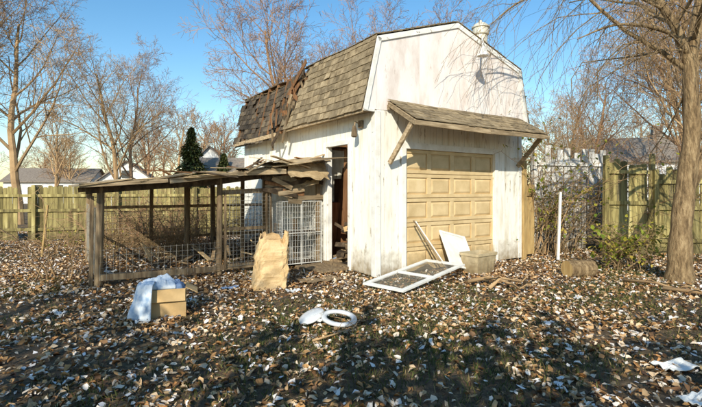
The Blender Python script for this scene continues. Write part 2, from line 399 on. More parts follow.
mb.box((.8,2.2,1.1),(.05,.8,2.1),Matrix.Rotation(.15,3,'Y')); mb.b2((1.3,2.5,0.05),(2.2,3.6,1.9)); mb.b2((.5,2.5,.05),(1.1,3.2,1.3))
mb.box((.38,1.62,1.7),(.04,.12,1.6),Matrix.Rotation(.05,3,'X')); mb.box((.5,1.35,.9),(.03,.07,1.8),Matrix.Rotation(.25,3,'X'))
mb.obj('stored_wood_panels',M['redwood'],G,bevel=.006)
mb=MB()
for i in range(50):
    mb.mi=[0,1,0,2,3,1][i%6]
    mb.box((rnd(.12,.9),rnd(1.0,1.75),rnd(.1,.85)*(.5+.5*(i%2))),(rnd(.08,.35),rnd(.06,.35),rnd(.02,.14)),Matrix.Rotation(rnd(0,3),3,'Z')@Matrix.Rotation(rnd(-.9,.9),3,'X'))
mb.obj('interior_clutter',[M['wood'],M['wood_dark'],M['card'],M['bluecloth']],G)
mb=MB(); mb.b2((-.10,SV0-.05,.02),(.06,SV1+.05,.07)); mb.box((-.45,1.25,.03),(.6,.95,.03),Matrix.Rotation(.12,3,'Z')); mb.obj('doorstep',M['wood'],G)
# awning over the overhead door
mb=MB()
AU0,AU1=.22,4.12
def ap(u,s,h=0): # s 0 at wall, 1 at outer edge
    return (u,-.06-.78*s,3.26-.46*s+h-.02*math.sin((u-.2)*.8))
mb.mi=0
nr=6
for i in range(nr):
    x=AU0
    while x<AU1:
        e=min(x+rnd(.17,.3),AU1); s0=i/nr-.02; s1=(i+1)/nr+.01+rnd(-.01,.02)
        h0=.03+rnd(0,.008); h1=.044+rnd(0,.012)
        a,b=x+.003,e-.003
        mb.add([ap(a,max(0,s0),h0),ap(b,max(0,s0),h0),ap(b,s1,h1),ap(a,s1,h1),ap(a,max(0,s0),h0-.012),ap(b,max(0,s0),h0-.012),ap(b,s1,h1-.012),ap(a,s1,h1-.012)],
               [(0,3,2,1),(4,5,6,7),(0,1,5,4),(1,2,6,5),(2,3,7,6),(3,0,4,7)])
        x=e
mb.mi=1
for s in range(5):
    a,b=s/5+.004,(s+1)/5-.004
    mb.add([ap(AU0,a),ap(AU1,a),ap(AU1,b),ap(AU0,b),ap(AU0,a,-.02),ap(AU1,a,-.02),ap(AU1,b,-.02),ap(AU0,b,-.02)],[(0,3,2,1),(4,5,6,7),(0,1,5,4),(1,2,6,5),(2,3,7,6),(3,0,4,7)])
mb.beam((AU0-.01,-.845,2.762),(2.15,-.845,2.735),.03,.08); mb.beam((2.16,-.848,2.737),(AU1+.01,-.845,2.755),.03,.08)
for u in (AU0+.03,1.2,2.17,3.1,AU1-.03): mb.beam(ap(u,0,-.06),ap(u,.96,-.06),.04,.07)
mb.beam((AU0,-.07,3.14),(AU1,-.07,3.14),.04,.09)
mb.beam((AU0+.03,-.09,2.1),(AU0+.05,-.72,2.82),.09,.045,(1,0,0)); mb.beam((AU1-.05,-.09,2.15),(AU1-.05,-.72,2.8),.09,.045,(1,0,0))
mb.obj('door_awning',[M['shingle'],M['wood_h']],G)
mb=MB()
mb.lathe([(.22,-.42),(.16,-.30),(.155,.14),(.185,.15),(.19,.17),(.185,.30),(.21,.31),(.21,.34),(.12,.42),(.04,.45),(.03,.50),(0,.51)],(3.42,.45,5.10),28)
mb.obj('roof_vent',M['metal'],G,smooth=False)
mb=MB()
mb.tube([(2.95,-.05,4.72),(2.75,-.16,4.84),(2.58,-.30,4.82),(2.42,-.44,4.66),(2.40,-.46,4.52)],[.02]*5,8)
mb.lathe([(.03,.12),(.05,.08),(.09,-.03),(.115,-.08),(.0,-.075)],(2.40,-.46,4.44),18)
mb.box((2.96,-.045,4.71),(.12,.03,.14))
mb.obj('gooseneck_lamp',M['trim'],G)
mb=MB(); mb.box((-.05,.42,2.86),(.05,.12,.14)); mb.tube([(-.06,.42,2.86),(-.18,.42,2.9),(-.2,.42,2.78)],[.015]*3,8); mb.lathe([(.03,.08),(.05,0),(.06,-.12),(.03,-.14),(0,-.14)],(-.2,.42,2.74),14); mb.obj('side_lamp',M['wood'],G)
# ------------------------------------------------------------------ pen lean-to
PN=empty('wooden_pen',(C.x,C.y,0),ANG)
def rz_(u): return 1.68+(u+4.5)/4.5*.52-.06*math.sin((u+4.5)/4.5*3.14)
mb=MB()
posts=[(-4.3,1.95,.06),(-4.3,5.0,.06),(-2.3,1.95,.055),(-1.25,1.95,.05),(-2.15,5,.05),(-1.7,4.4,.05),(-.12,1.95,.045),(-3.0,5,.04),(-.12,5,.05),(-2.55,3.5,.04),(-1.3,3.4,.04)]
for i,(u,v,r) in enumerate(posts):
    a=(u+rnd(-.02,.02),v,-.1); b=(u+rnd(-.03,.03),v+rnd(-.03,.03),rz_(u)-.04)
    if i in (0,1,2): 
        m_=Vector(a).lerp(Vector(b),.5)+Vector((rnd(-.02,.02),rnd(-.02,.02),0)); mb.tube([a,m_,b],[r*1.15,r*1.05,r],9)
    else: mb.beam(a,b,r*1.9,r*1.9,(1,0,0))
mb.beam((-4.42,1.98,-.1),(-4.40,2.05,1.5),.06,.06,(1,0,0))
mb.obj('posts',M['wood'],PN,bevel=.008)
mb=MB()
mb.beam((-4.5,1.9,rz_(-4.5)-.08),(-2.3,1.9,rz_(-2.3)-.11),.045,.13); mb.beam((-2.3,1.91,rz_(-2.3)-.10),(-.03,1.9,rz_(0)-.10),.045,.13)
mb.beam((-4.5,5.05,rz_(-4.5)-.08),(-.03,5.05,rz_(0)-.08),.045,.11)
mb.beam((-4.5,3.4,rz_(-4.5)-.06),(-.03,3.4,rz_(0)-.06),.045,.09)
for u in (-4.4,-3.4,-2.4,-1.4,-.5): mb.beam((u,1.7,rz_(u)-.03),(u,5.2,rz_(u)-.03),.04,.05)
mb.obj('roof_frame',M['wood_dark'],PN)
mb=MB()
x=-4.62
while x<-.1:
    e=min(x+rnd(.5,1.1),-.02); z=rz_((x+e)/2); a=-math.atan2(.52,4.5)+rnd(-.05,.05)
    mb.box(((x+e)/2,3.4+rnd(-.14,.08),z+.02+rnd(0,.04)),(e-x+.12,3.6,.014),Matrix.Rotation(a,3,'Y')@Matrix.Rotation(rnd(-.015,.015),3,'X')); x=e
mb.obj('roof_sheets',M['ply'],PN)
# delaminated plywood sheets slumped over the shed end of the roof
mb=MB()
def ragged(c,w,d,rot,seed):
    rg=random.Random(seed); n=9; top=[]
    for i in range(n):
        for s in (0,): pass
    ed=[]
    for i in range(n): ed.append((-w/2+w*i/(n-1),-d/2+rg.uniform(-.06,.06)))
    for i in range(4): ed.append((w/2+rg.uniform(-.05,.05),-d/2+d*(i+1)/5))
    for i in range(n): ed.append((w/2-w*i/(n-1),d/2+rg.uniform(-.05,.05)))
    for i in range(4): ed.append((-w/2+rg.uniform(-.05,.05),d/2-d*(i+1)/5))
    off=rot@Vector((0,0,.013)); c=Vector(c)
    mb.prism([rot@Vector((x,y,0))+c for x,y in ed],off)
def RX(a): return Matrix.Rotation(a,3,'X')
def RY(a): return Matrix.Rotation(a,3,'Y')
ragged((-.75,1.95,rz_(-.75)+.11),1.3,1.1,RY(-.16)@RX(.09),1)
ragged((-1.75,1.95,rz_(-1.75)+.09),1.2,.9,RY(-.02)@RX(.05),2)
ragged((-.55,1.62,rz_(-.55)-.10),.9,.42,RY(.05)@RX(.9),3)
ragged((-1.25,1.75,rz_(-1.2)+.16),.8,.7,RY(.12)@RX(.12),4)
ragged((-3.2,1.9,rz_(-3.2)+.06),1.1,.8,RY(-.17)@RX(.03),5)
ragged((-.35,1.9,rz_(-.3)-.28),.55,.5,RY(-.45)@RX(.5),6)
mb.obj('slumped_plywood',M['ply'],PN)
mb=MB()
mb.beam((-4.6,1.56,rz_(-4.6)-.005),(-3.3,1.54,rz_(-3.3)-.01),.022,.065); mb.beam((-3.27,1.555,rz_(-3.3)-.02),(-1.9,1.54,rz_(-1.9)-.0),.022,.085); mb.beam((-1.95,1.52,rz_(-1.9)+.0),(-1.1,1.50,rz_(-1.1)-.06),.022,.095)
mb.obj('roof_fascia',M['wood_h'],PN)
mb=MB()
for i in range(40):
    u=rnd(-1.7,-.15) if i%4 else rnd(-4.2,-1.5); v=rnd(1.35,2.6); L=rnd(.25,.95); a=rnd(-.6,.6); mb.mi=i%3
    z=rz_(u)+rnd(.04,.16) if i<24 else rz_(u)-rnd(.12,.5)
    if i>=24: v=1.86-.006*(i-24); u=rnd(-1.25,-.35)
    mb.beam((u-L/2,v,z-.15*a),(u+L/2,v+rnd(-.1,.1)*(i<24),z+.25*a),.02 if i>=24 else .12,.09 if i>=24 else .02)
mb.obj('loose_boards',[M['wood_h'],M['redwood'],M['wood_dark']],PN)
mb=MB()
mb.beam((-4.3,1.9,.14),(-2.3,1.9,.10),.04,.10); mb.beam((-2.3,1.9,.12),(-1.25,1.9,.12),.04,.10)
mb.beam((-4.3,5.0,.45),(-.1,5.0,.45),.04,.07); mb.beam((-4.3,5.0,1.2),(-.1,5.0,1.2),.04,.07)
mb.beam((-4.3,1.95,.2),(-4.3,5,.2),.04,.08); mb.beam((-2.3,1.93,1.55),(-1.25,1.93,1.6),.04,.09)
mb.beam((-4.28,2,.9),(-4.28,5,.75),.03,.06)
mb.beam((-2.2,1.88,.1),(-2.2,1.88,1.55),.06,.03,(1,0,0)); mb.beam((-1.36,1.88,.1),(-1.36,1.88,1.55),.06,.03,(1,0,0)); mb.beam((-2.22,1.87,.85),(-1.33,1.87,.85),.02,.06)
for i in range(7):
    u=-1.18+i*.155; mb.beam((u,2.5,.05),(u+rnd(-.02,.02),2.5,rnd(.5,1.3)),.12,.018,(0,1,0))
mb.obj('rails_and_gate',M['wood'],PN)
mb=MB()
def grid(u0,u1,z0,z1,v,su,sz,r=.0028,bow=.0):
    x=u0
    while x<=u1: 
        mb.tube([(x,v+bow*math.sin(x*3),z0),(x+rnd(-.01,.01),v+bow*math.sin(x*3+1),z1)],[r]*2,3,False); x+=su
    z=z0
    while z<=z1:
        mb.tube([(u0,v,z),((u0+u1)/2,v+bow,z+rnd(-.015,.01)),(u1,v,z)],[r]*3,3,False); z+=sz
grid(-2.2,-1.3,.12,1.58,1.865,.075,.075,.004)
grid(-4.3,-2.3,.1,.62,1.875,.1,.1,.0028,.03)
def gridv(v0,v1,z0,z1,u,s,r=.0028):
    v=v0
    while v<=v1: mb.tube([(u,v,z0),(u,v,z1)],[r]*2,3,False); v+=s
    z=z0
    while z<=z1: mb.tube([(u,v0,z),(u,v1,z)],[r]*2,3,False); z+=s
gridv(2,5,.1,1.3,-4.34,.1)
grid(-4.3,-.2,.1,1.3,5.04,.12,.12,.003)
mb.obj('wire_mesh',M['wire'],PN)
CG=empty('wire_cage',(C.x,C.y,0),ANG)
mb=MB()
grid(-1.05,-.12,.06,1.36,1.80,.06,.12,.0045); grid(-1.05,-.12,.06,1.36,2.30,.06,.12,.0045); gridv(1.8,2.3,.06,1.36,-1.05,.07,.0045); gridv(1.8,2.3,.06,1.36,-.12,.07,.0045)
for v in (1.8,2.3):
    for z in (.06,.70,1.36): mb.tube([(-1.05,v,z),(-.12,v,z)],[.010]*2,6)
    for u in (-1.05,-.6,-.12): mb.tube([(u,v,.0),(u,v,1.36)],[.010]*2,6)
x=1.8
while x<2.3: mb.tube([(-1.05,x,1.36),(-.12,x,1.36)],[.0045]*2,3,False); x+=.06
mb.obj('cage_wires',M['whitewire'],CG)
mb=MB(); mb.b2((-1.04,1.82,.04),(-.14,2.28,.055)); mb.b2((-1.04,1.82,.69),(-.14,2.28,.70)); mb.obj('cage_trays',M['wood_dark'],CG)
mb=MB()
for i in range(24):
    mb.mi=i%3; L=rnd(.3,1.3); a=rnd(0,3.1); u=rnd(-3.6,-.8); v=rnd(2.8,4.7); z=rnd(.03,.2)
    mb.beam((u,v,z),(u+L*math.cos(a)*.6,v+L*math.sin(a)*.4,z+rnd(0,.4)),rnd(.04,.16),.02)
mb.obj('pen_clutter',[M['wood_dark'],M['wood'],M['ply']],PN)

# ------------------------------------------------------------------ fences
def fence(name,p,q,h,mat,w=.14,gap=.006,hv=.04,rail_side=-1,dogear=True,lean=.01,gaps=()):
    p=Vector(p);q=Vector(q); L=(q-p).length; a=math.atan2(q.y-p.y,q.x-p.x)
    e=empty(name,(p.x,p.y,0),a)
    mb=MB(); x=0; i=0
    while x<L:
        hh=h+rnd(-hv,hv)+.03*math.sin(x*.9); ww=w+rnd(-.01,.01)
        if not any(g0<x<g1 for g0,g1 in gaps) and R.random()>.015:
            t=rnd(-lean,lean)+.02*math.sin(x*.5); y=rnd(-.006,.006); c=.03 if dogear else .0
            mb.prism([(x,y,.02),(x+ww-gap,y,.02),(x+ww-gap+t,y,hh-c),(x+ww-gap-c+t,y,hh),(x+c+t,y,hh),(x+t,y,hh-c)],(0,.02,0))
        x+=ww
    mb.obj('pickets',mat,e)
    mb=MB()
    for z in (.35,h*.55,h-.3): mb.beam((0,-.035 if rail_side<0 else .06,z),(L,-.035 if rail_side<0 else .06,z+rnd(-.02,.02)),.04,.09)
    x=0
    while x<=L: mb.beam((x,-.1 if rail_side<0 else .13,-.1),(x+rnd(-.03,.03),-.1 if rail_side<0 else .13,h+rnd(-.05,.1)),.1,.1,(0,1,0)); x+=2.4
    mb.obj('rails_and_posts',mat,e)
    return e
fence('wooden_fence',(-17,12.2),(-1.2,16.2),1.72,M['fence'],gaps=((6.6,6.9),))
fence('wooden_fence',(6.15,10.75),(7.35,10.85),2.35,M['fence'],w=.17,hv=.16,lean=.03)
fence('wooden_fence',(7.5,10.9),(15,10.5),2.1,M['fence'],w=.16,hv=.12,lean=.03)
fence('white_board_fence',(4.75,11.6),(6.9,12.1),2.6,M['whitefence'],w=.2,hv=.22,gap=.03,dogear=False,lean=.05)
mb=MB()
mb.beam((0,0,-.1),(0,0,2.3),.11,.09,(0,1,0))
for i in range(3): mb.beam((.13+i*.13,.03,.05),(.13+i*.13,.03,1.75+rnd(-.1,.1)),.115,.02,(0,1,0))
mb.beam((0,.0,1.5),(.45,.0,1.5),.03,.08)
mb.obj('side_gate',M['golden'],loc=W(4.36,-.05),rot=(0,0,ANG))

# ------------------------------------------------------------------ trees
def branch(mb,p,d,L,r,lv,Q,rg):
    n=Q['seg'][lv]; pts=[p.copy()]; rs_=[r]; ds=[d.copy()]
    for i in range(n):
        w=Q['wob'][lv]
        d=(d+Vector((rg.gauss(0,w),rg.gauss(0,w),rg.gauss(0,w)))+Vector((0,0,Q['trop'][lv]))).normalized()
        p=p+d*(L/n); pts.append(p.copy()); ds.append(d.copy()); rs_.append(max(Q['rmin'],r*(1-(1-Q['taper'])*(i+1)/n)))
    mb.tube(pts,rs_,Q['k'][lv],False)
    if lv+1<len(Q['seg']): kids(mb,pts,ds,rs_,L,lv,Q,rg)
def kids(mb,pts,ds,rs_,L,lv,Q,rg,count=None,start=None):
    n=len(pts)-1; K=count or Q['kids'][lv]; st=Q['start'][lv] if start is None else start
    az=rg.uniform(0,6.28)
    for k in range(K):
        t=st+(1-st)*(k+rg.random())/K; f=t*n; i=min(int(f),n-1); g=f-i
        q=pts[i].lerp(pts[i+1],g); d=ds[min(i+1,n)]; r=rs_[i]*(1-g)+rs_[i+1]*g
        az+=2.4+rg.uniform(-.5,.5); a=d.orthogonal().normalized(); a=Matrix.Rotation(az,3,d)@a
        th=rg.uniform(*Q['ang']); cd=(d*math.cos(th)+a*math.sin(th)).normalized()
        cl=L*Q['ratio'][lv]*(1.15-.6*t)*rg.uniform(.7,1.2)
        branch(mb,q,cd,cl,max(Q['rmin'],r*Q['rr']),lv+1,Q,rg)
def bare_tree_mesh(name,seed,H,r,mat,rmin=.0055,kid=(13,8,7,5),spread=(.45,.95),lv=5):
    rg=random.Random(seed); mb=MB()
    Q=dict(seg=[9,6,5,4,2][:lv],wob=[.07,.13,.18,.22,.25],trop=[.05,.10,.06,.03,.0],k=[8,5,4,3,3],kids=list(kid),start=[.2,.2,.15,.1],
           ratio=[.58,.55,.55,.6],ang=spread,taper=.25,rr=.52,rmin=rmin)
    branch(mb,Vector((0,0,-.1)),Vector((0,0,1)),H*.85,r,0,Q,rg)
    return mb.mesh(name,[mat])
TM=[bare_tree_mesh('bare_tree_a',11,10,.17,M['bark_far']),bare_tree_mesh('bare_tree_b',23,10,.14,M['bark_far'],kid=(14,8,7,5),spread=(.4,.8)),bare_tree_mesh('bare_tree_c',37,10,.15,M['bark_red'],kid=(14,8,7,5)),
    bare_tree_mesh('bare_tree_d',51,10,.2,M['bark_red'],.014,(14,8,7),(.45,.9),4),bare_tree_mesh('bare_tree_e',52,10,.2,M['bark_far'],.014,(14,8,7),(.45,.9),4)]
def tree(k,x,y,s,rz,name='bare_tree',parent=None):
    o=bpy.data.objects.new(name,TM[k]); sc.collection.objects.link(o); o.location=(x,y,0); o.scale=(s,s,s); o.rotation_euler=(0,0,rz)
    if parent: o.parent=parent
    return o
for a in [(0,-15.8,21,1.2,0),(1,-19,20,1.35,1),(0,-12.3,23,.9,2),(2,-14.5,29,1.05,5),(2,-2.6,20,1.05,0.5),(2,-.6,26,1.15,3),(2,-3.9,26,.95,3.3),(2,4.0,24,1.12,4),
          (0,8.5,18,.52,1),(2,10.6,20,.7,2.5),(1,13.0,17,.95,5),(2,15.5,20,1.1,.7),(0,12.5,26,.8,3.6),(1,19,24,1.3,3)]: tree(*a)
TL=empty('distant_treeline')
for i in range(52):
    x=-60+i*2.4+rnd(-1,1); y=rnd(42,62); tree(3+i%2,x,y,rnd(.6,1.05),rnd(0,6.28),'distant_tree_%d'%i,TL)
# trees of the yard behind the viewer (their shadows reach the lawn)
tree(3,-6.5,-6.5,.95,1,'bare_tree'); tree(4,1.5,-9,.8,2,'bare_tree'); tree(3,5.5,-4,.6,4,'bare_tree')

def near_tree():
    rg=random.Random(5); mb=MB()
    Q=dict(seg=[8,6,6,5,4],wob=[.05,.10,.14,.16,.15],trop=[.03,.03,-.10,-.24,-.35],k=[12,7,5,3,3],kids=[9,8,7,6],start=[.3,.15,.1,.1],
           ratio=[.5,.55,.65,.75],ang=(.5,1.1),taper=.3,rr=.42,rmin=.003)
    def limb(path,radii,lv,count,start=.1,k=14):
        P=[Vector(p) for p in path]; pts=[];rr=[]
        n=len(P)
        for i in range(n-1):
            p0=P[max(i-1,0)];p1=P[i];p2=P[i+1];p3=P[min(i+2,n-1)]
            for s in range(4):
                t=s/4; q=.5*((2*p1)+(-p0+p2)*t+(2*p0-5*p1+4*p2-p3)*t*t+(-p0+3*p1-3*p2+p3)*t**3)
                pts.append(q); rr.append((radii[i]*(1-t)+radii[i+1]*t)*(1+.06*math.sin(len(pts)*1.9)))
        pts.append(P[-1]); rr.append(radii[-1])
        mb.tube(pts,rr,k,False)
        ds=[(pts[min(i+1,len(pts)-1)]-pts[max(i-1,0)]).normalized() for i in range(len(pts))]
        L=sum((pts[i+1]-pts[i]).length for i in range(len(pts)-1))
        kids(mb,pts,ds,rr,L,lv,Q,rg,count,start)
    Y=7.8
    limb([(5.82,Y,-.1),(5.83,Y,.15),(5.85,Y,.9),(5.95,Y,1.8),(6.05,Y,2.7),(6.02,Y,3.8),(6.15,Y,4.7),(6.4,Y-.1,6.5),(6.5,Y,8)],[.27,.205,.165,.15,.13,.115,.09,.06,.02],1,14,.55)
    limb([(6.02,Y,3.75),(5.72,Y-.05,4.45),(5.3,Y-.1,5.1),(4.8,Y-.2,6.3),(4.6,Y-.2,7.5)],[.09,.075,.06,.045,.015],1,12,.2,10)
    limb([(5.9,Y,1.45),(6.2,Y+.05,1.95),(6.75,Y+.1,2.9),(7.3,Y+.1,4.6),(7.6,Y,6.5)],[.10,.095,.08,.06,.02],1,10,.4,10)
    limb([(6.03,Y,3.9),(5.6,Y-.2,4.25),(5.0,Y-.4,4.35),(4.3,Y-.6,4.3),(3.6,Y-.8,4.0)],[.055,.04,.03,.022,.007],2,14,.1,7)
    limb([(5.5,Y-.1,4.8),(4.9,Y+.2,5.3),(4.0,Y+.5,5.5),(3.2,Y+.7,5.2),(2.7,Y+.8,4.8)],[.04,.035,.028,.02,.006],2,14,.1,7)
    limb([(6.05,Y,3.1),(6.5,Y-.3,3.6),(7.0,Y-.6,3.5),(7.3,Y-.8,3.0)],[.05,.035,.025,.008],2,8,.2,7)
    mb.obj('large_yard_tree',M['bark'],smooth=True)
near_tree()

def tangle(name,cx,cy,sx,sy,h,n,mat,seed,leaves=0,lr=.05):
    rg=random.Random(seed); mb=MB(); ends=[]
    for i in range(n):
        p=Vector((cx+rg.uniform(-sx,sx),cy+rg.uniform(-sy,sy),-.05)); d=Vector((rg.gauss(0,.25),rg.gauss(0,.2),1)).normalized()
        H=h*rg.uniform(.5,1.1); pts=[p]
        m=9
        for k in range(m):
            d=(d+Vector((rg.gauss(0,.18),rg.gauss(0,.15),rg.gauss(-.06,.15)))).normalized(); p=p+d*H/m; pts.append(p.copy())
        mb.tube(pts,[.012*(1-.8*k/m)+.002 for k in range(m+1)],4,False)
        for k in range(3,m+1):
            for _ in range(2):
                q=pts[k]; e=q+Vector((rg.gauss(0,1),rg.gauss(0,.7),rg.gauss(.2,.6)))*.22; e2=e+Vector((rg.gauss(0,1),rg.gauss(0,.7),rg.gauss(-.3,.6)))*.15
                mb.tube([q,e,e2],[.004,.003,.002],3,False); ends+= [e,e2,q]
    mb.mi=1
    for i in range(leaves):
        q=rg.choice(ends)+Vector((rg.gauss(0,.05),rg.gauss(0,.05),rg.gauss(0,.05))); s=lr*rg.uniform(.6,1.3)
        rot=Matrix.Rotation(rg.uniform(0,6.28),3,'Z')@Matrix.Rotation(rg.uniform(-1.2,1.2),3,'X')
        mb.add([rot@(Vector(v)*s)+q for v in LEAFV],LEAFF)
    mb.obj(name,[mat,M['green']])
tangle('brush_thicket',5.4,12.8,1.3,.7,4.4,120,M['bark_far'],1,700,.08)
tangle('brush_thicket',5.2,11.3,.7,.25,2.6,34,M['bark'],2,60,.06)
tangle('brush_thicket',9.5,12.3,2.8,.6,3.9,140,M['bark_red'],3,160,.06)
tangle('vine_shrub',4.75,11.2,.4,.3,3.7,24,M['bark_far'],9,700,.10)
tangle('leafy_shrub',5.65,9.0,.5,.3,1.35,22,M['bark'],4,520,.085)
tangle('leafy_shrub',-11.0,11.9,1.4,.3,.6,36,M['bark_far'],5,700,.08)
tangle('leafy_shrub',-7.6,12.6,1.6,.3,.5,26,M['bark_far'],6,300,.07)
tangle('brush_thicket',-6.2,13,1.6,.4,1.6,50,M['bark_red'],8,60,.05)
tangle('dry_vines',-4.7,10.2,1.1,.6,1.3,46,M['bark'],12,0)
tangle('dry_vines',-4.3,12.2,1.8,.5,1.7,60,M['bark_red'],13,0)
tangle('dry_vines',-5.3,7.9,.35,.25,1.6,8,M['bark_far'],14,0)

def conifer(x,y,h,w,seed,name='evergreen_tree'):
    rg=random.Random(seed); mb=MB(); mb.mi=0
    mb.tube([(0,0,0),(0,0,h*.95)],[.15,.02],6,False); mb.mi=1
    for i in range(3400):
        t=rg.random()**.8; z=h*(.05+.95*t); r=w*(1-t)**.8*(.8+.25*math.sin(z*4+rg.random()*2)) *rg.uniform(.3,1)+.03; a=rg.uniform(0,6.28)
        q=Vector((r*math.cos(a),r*math.sin(a),z-.15*r)); s=.36*rg.uniform(.6,1.3)
        rot=Matrix.Rotation(a-1.57,3,'Z')@Matrix.Rotation(rg.uniform(-.9,.3),3,'X')
        mb.add([rot@(Vector((v[0]*.6,v[1],v[2]))*s)+q for v in LEAFV],LEAFF)
    mb.obj(name,[M['bark'],M['conifer']],loc=(x,y,0))
conifer(-12.7,35,6.5,2.1,1)
conifer(-10.7,37,4.6,1.6,2)

def shade_hedge(x0,x1,y,h,seed):  # unseen hedge added behind the camera to shade the near lawn
    rg=random.Random(seed); mb=MB()
    for i in range(int((x1-x0)*420)):
        x=rg.uniform(x0,x1)
        hh=h*(1+.25*noise.noise(Vector((x*.8,seed,0)))+.15*noise.noise(Vector((x*3,seed,5)))); z=hh*rg.random()**.7
        if noise.noise(Vector((x*1.3,z*.35,seed+9)))>.22: continue  # gaps shaped to let streaks of sun through
        q=Vector((x,y+rg.gauss(0,.35),z)); s=.24*rg.uniform(.5,1.2); rot=Matrix.Rotation(rg.uniform(0,6.28),3,'Z')@Matrix.Rotation(rg.uniform(-1.5,1.5),3,'X')
        mb.add([rot@(Vector(v)*s)+q for v in LEAFV],LEAFF)
    mb.obj('added_shade_hedge',M['conifer'])
shade_hedge(-4.5,8.5,-2.2,4.0,3)

# ------------------------------------------------------------------ distant houses
def house(name,x,y,w,d,h,rh,rz,wall,axis=0,chim=False):
    e=empty(name,(x,y,0),rz)
    mb=MB(); mb.b2((-w/2,0,0),(w/2,d,h))
    if axis==0: mb.prism([(-w/2,.0,h),(w/2,.0,h),(0,.0,h+rh)],(0,d,0))
    else: mb.prism([(-w/2,.0,h),(-w/2,d,h),(-w/2,d/2,h+rh)],(w,0,0))
    mb.obj('walls',wall,e)
    mb=MB()
    if axis==0:
        for s in(-1,1):
            a=(s*(w/2+.3),h-.3*rh/(w/2)); mb.prism([(a[0],-.3,a[1]+.03),(0,-.3,h+rh+.03),(0,-.3,h+rh+.15),(a[0],-.3,a[1]+.15)],(0,d+.6,0))
    else:
        for s in(0,1):
            yy=-.3 if s==0 else d+.3; zz=h-.3*rh/(d/2)
            mb.prism([(-w/2-.3,yy,zz+.03),(-w/2-.3,d/2,h+rh+.03),(-w/2-.3,d/2,h+rh+.15),(-w/2-.3,yy,zz+.15)],(w+.6,0,0))
    if chim: mb.b2((w*.2,d*.4,h),(w*.2+.6,d*.4+.6,h+rh+.9))
    mb.obj('roof',M['roofgrey'],e)
    mb=MB(); mb2=MB()
    xs=[-w*.28,w*.28] if w<9 else [-w*.35,-w*.1,w*.15,w*.38]
    for xx in xs:
        for z in ([1.0] if h<3.4 else [1.0,h-1.9]):
            mb.b2((xx-.45,-.05,z),(xx+.45,-.03,z+1.2)); mb2.b2((xx-.55,-.028,z-.1),(xx+.55,-.002,z+1.3))
    if axis==0: mb.b2((-.4,-.05,h+.2),(.4,-.03,h+1.0)); mb2.b2((-.5,-.028,h+.1),(.5,-.002,h+1.1))
    mb.obj('windows',M['glass'],e); mb2.obj('window_frames',M['trim'],e)
house('white_house',-13.2,41,4.6,9,3.3,2.3,.15,M['housewhite'])
house('grey_roof_house',-9.5,36,8,6,2.6,1.7,.1,M['housewhite'],1)
house('low_white_house',-36,52,9,7,2.6,1.6,.2,M['housewhite'],1)
house('small_white_house',-23,45,5,6,2.6,1.9,.3,M['housewhite'],0)
house('neighbour_house',20,30,7,7,3.6,1.8,-.3,M['housewhite'],1,True)

# ------------------------------------------------------------------ yard objects
BX=empty('cardboard_box',(-2.40,5.75,gz(-2.4,5.75)),.35)
mb=MB(); w,d,h,t=.46,.36,.36,.006
mb.b2((-w/2,-d/2,0),(w/2,-d/2+t,h)); mb.b2((-w/2,d/2-t,0),(w/2,d/2,h)); mb.b2((-w/2,-d/2+t,0),(-w/2+t,d/2-t,h)); mb.b2((w/2-t,-d/2+t,0),(w/2,d/2-t,h)); mb.b2((-w/2+t,-d/2+t,0),(w/2-t,d/2-t,.01))
mb.box((w/2+.07,0,h-.03),(.16,d-.02,t),Matrix.Rotation(.5,3,'Y')); mb.box((.02,-d/2-.024,h-.075),(w-.06,t,.15),Matrix.Rotation(-.25,3,'X'))
mb.obj('box',M['card'],BX)
def cloth_grid(name,mat,parent,f,n=60,m=60,thick=.006):
    mb=MB()
    for i in range(n):
        for j in range(m): mb.v.append(f(i/(n-1),j/(m-1)))
    for i in range(n-1):
        for j in range(m-1): a=i*m+j; mb.f.append((a,a+1,a+m+1,a+m)); mb.m.append(0)
    o=mb.obj(name,mat,parent,smooth=True); s=o.modifiers.new('s','SOLIDIFY'); s.thickness=thick; return o
def cl1(a,b):
    # sheet heaped on the box corner and hanging down over its left and front-left sides
    th=rad(95)+rad(165)*b
    fold=math.sin(th*9+1)*.55+math.sin(th*17)*.3+noise.noise(Vector((th*3,a*3,1)))
    if a<.35:
        r=.21*a/.35; z=.43+.05*(1-a/.35)+.05*noise.noise(Vector((math.cos(th)*r*14,math.sin(th)*r*14,3)))
    else:
        t=(a-.35)/.65; r=.21+.10*t**.7+.035*fold*t; z=.43-.05*t-.36*t**1.1+.02*fold*(1-t)
    hem=.05*noise.noise(Vector((th*2,0,7)))
    return (-.12+r*math.cos(th)*1.0,-.04+r*math.sin(th),max(.012,z+(hem if a>.9 else 0)))
cloth_grid('draped_cloth',M['cloth'],BX,cl1)
def heap(x0,y0,w,d,z0,hh,seed):
    def f(a,b):
        m=(math.sin(a*3.14)*math.sin(b*3.14))**.5
        k=noise.noise(Vector((a*5,b*5,seed)))+.4*abs(noise.noise(Vector((a*12,b*12,seed+3))))
        return (x0+w*a+.03*noise.noise(Vector((a*6,b*6,seed+9))),y0+d*b,z0+hh*m+.055*k*m)
    return f
cloth_grid('folded_shirt',M['bluecloth'],BX,heap(-.02,-.17,.24,.32,.30,.12,9))
cloth_grid('white_shirt',M['cloth'],BX,heap(-.24,-.16,.34,.32,.36,.14,19))

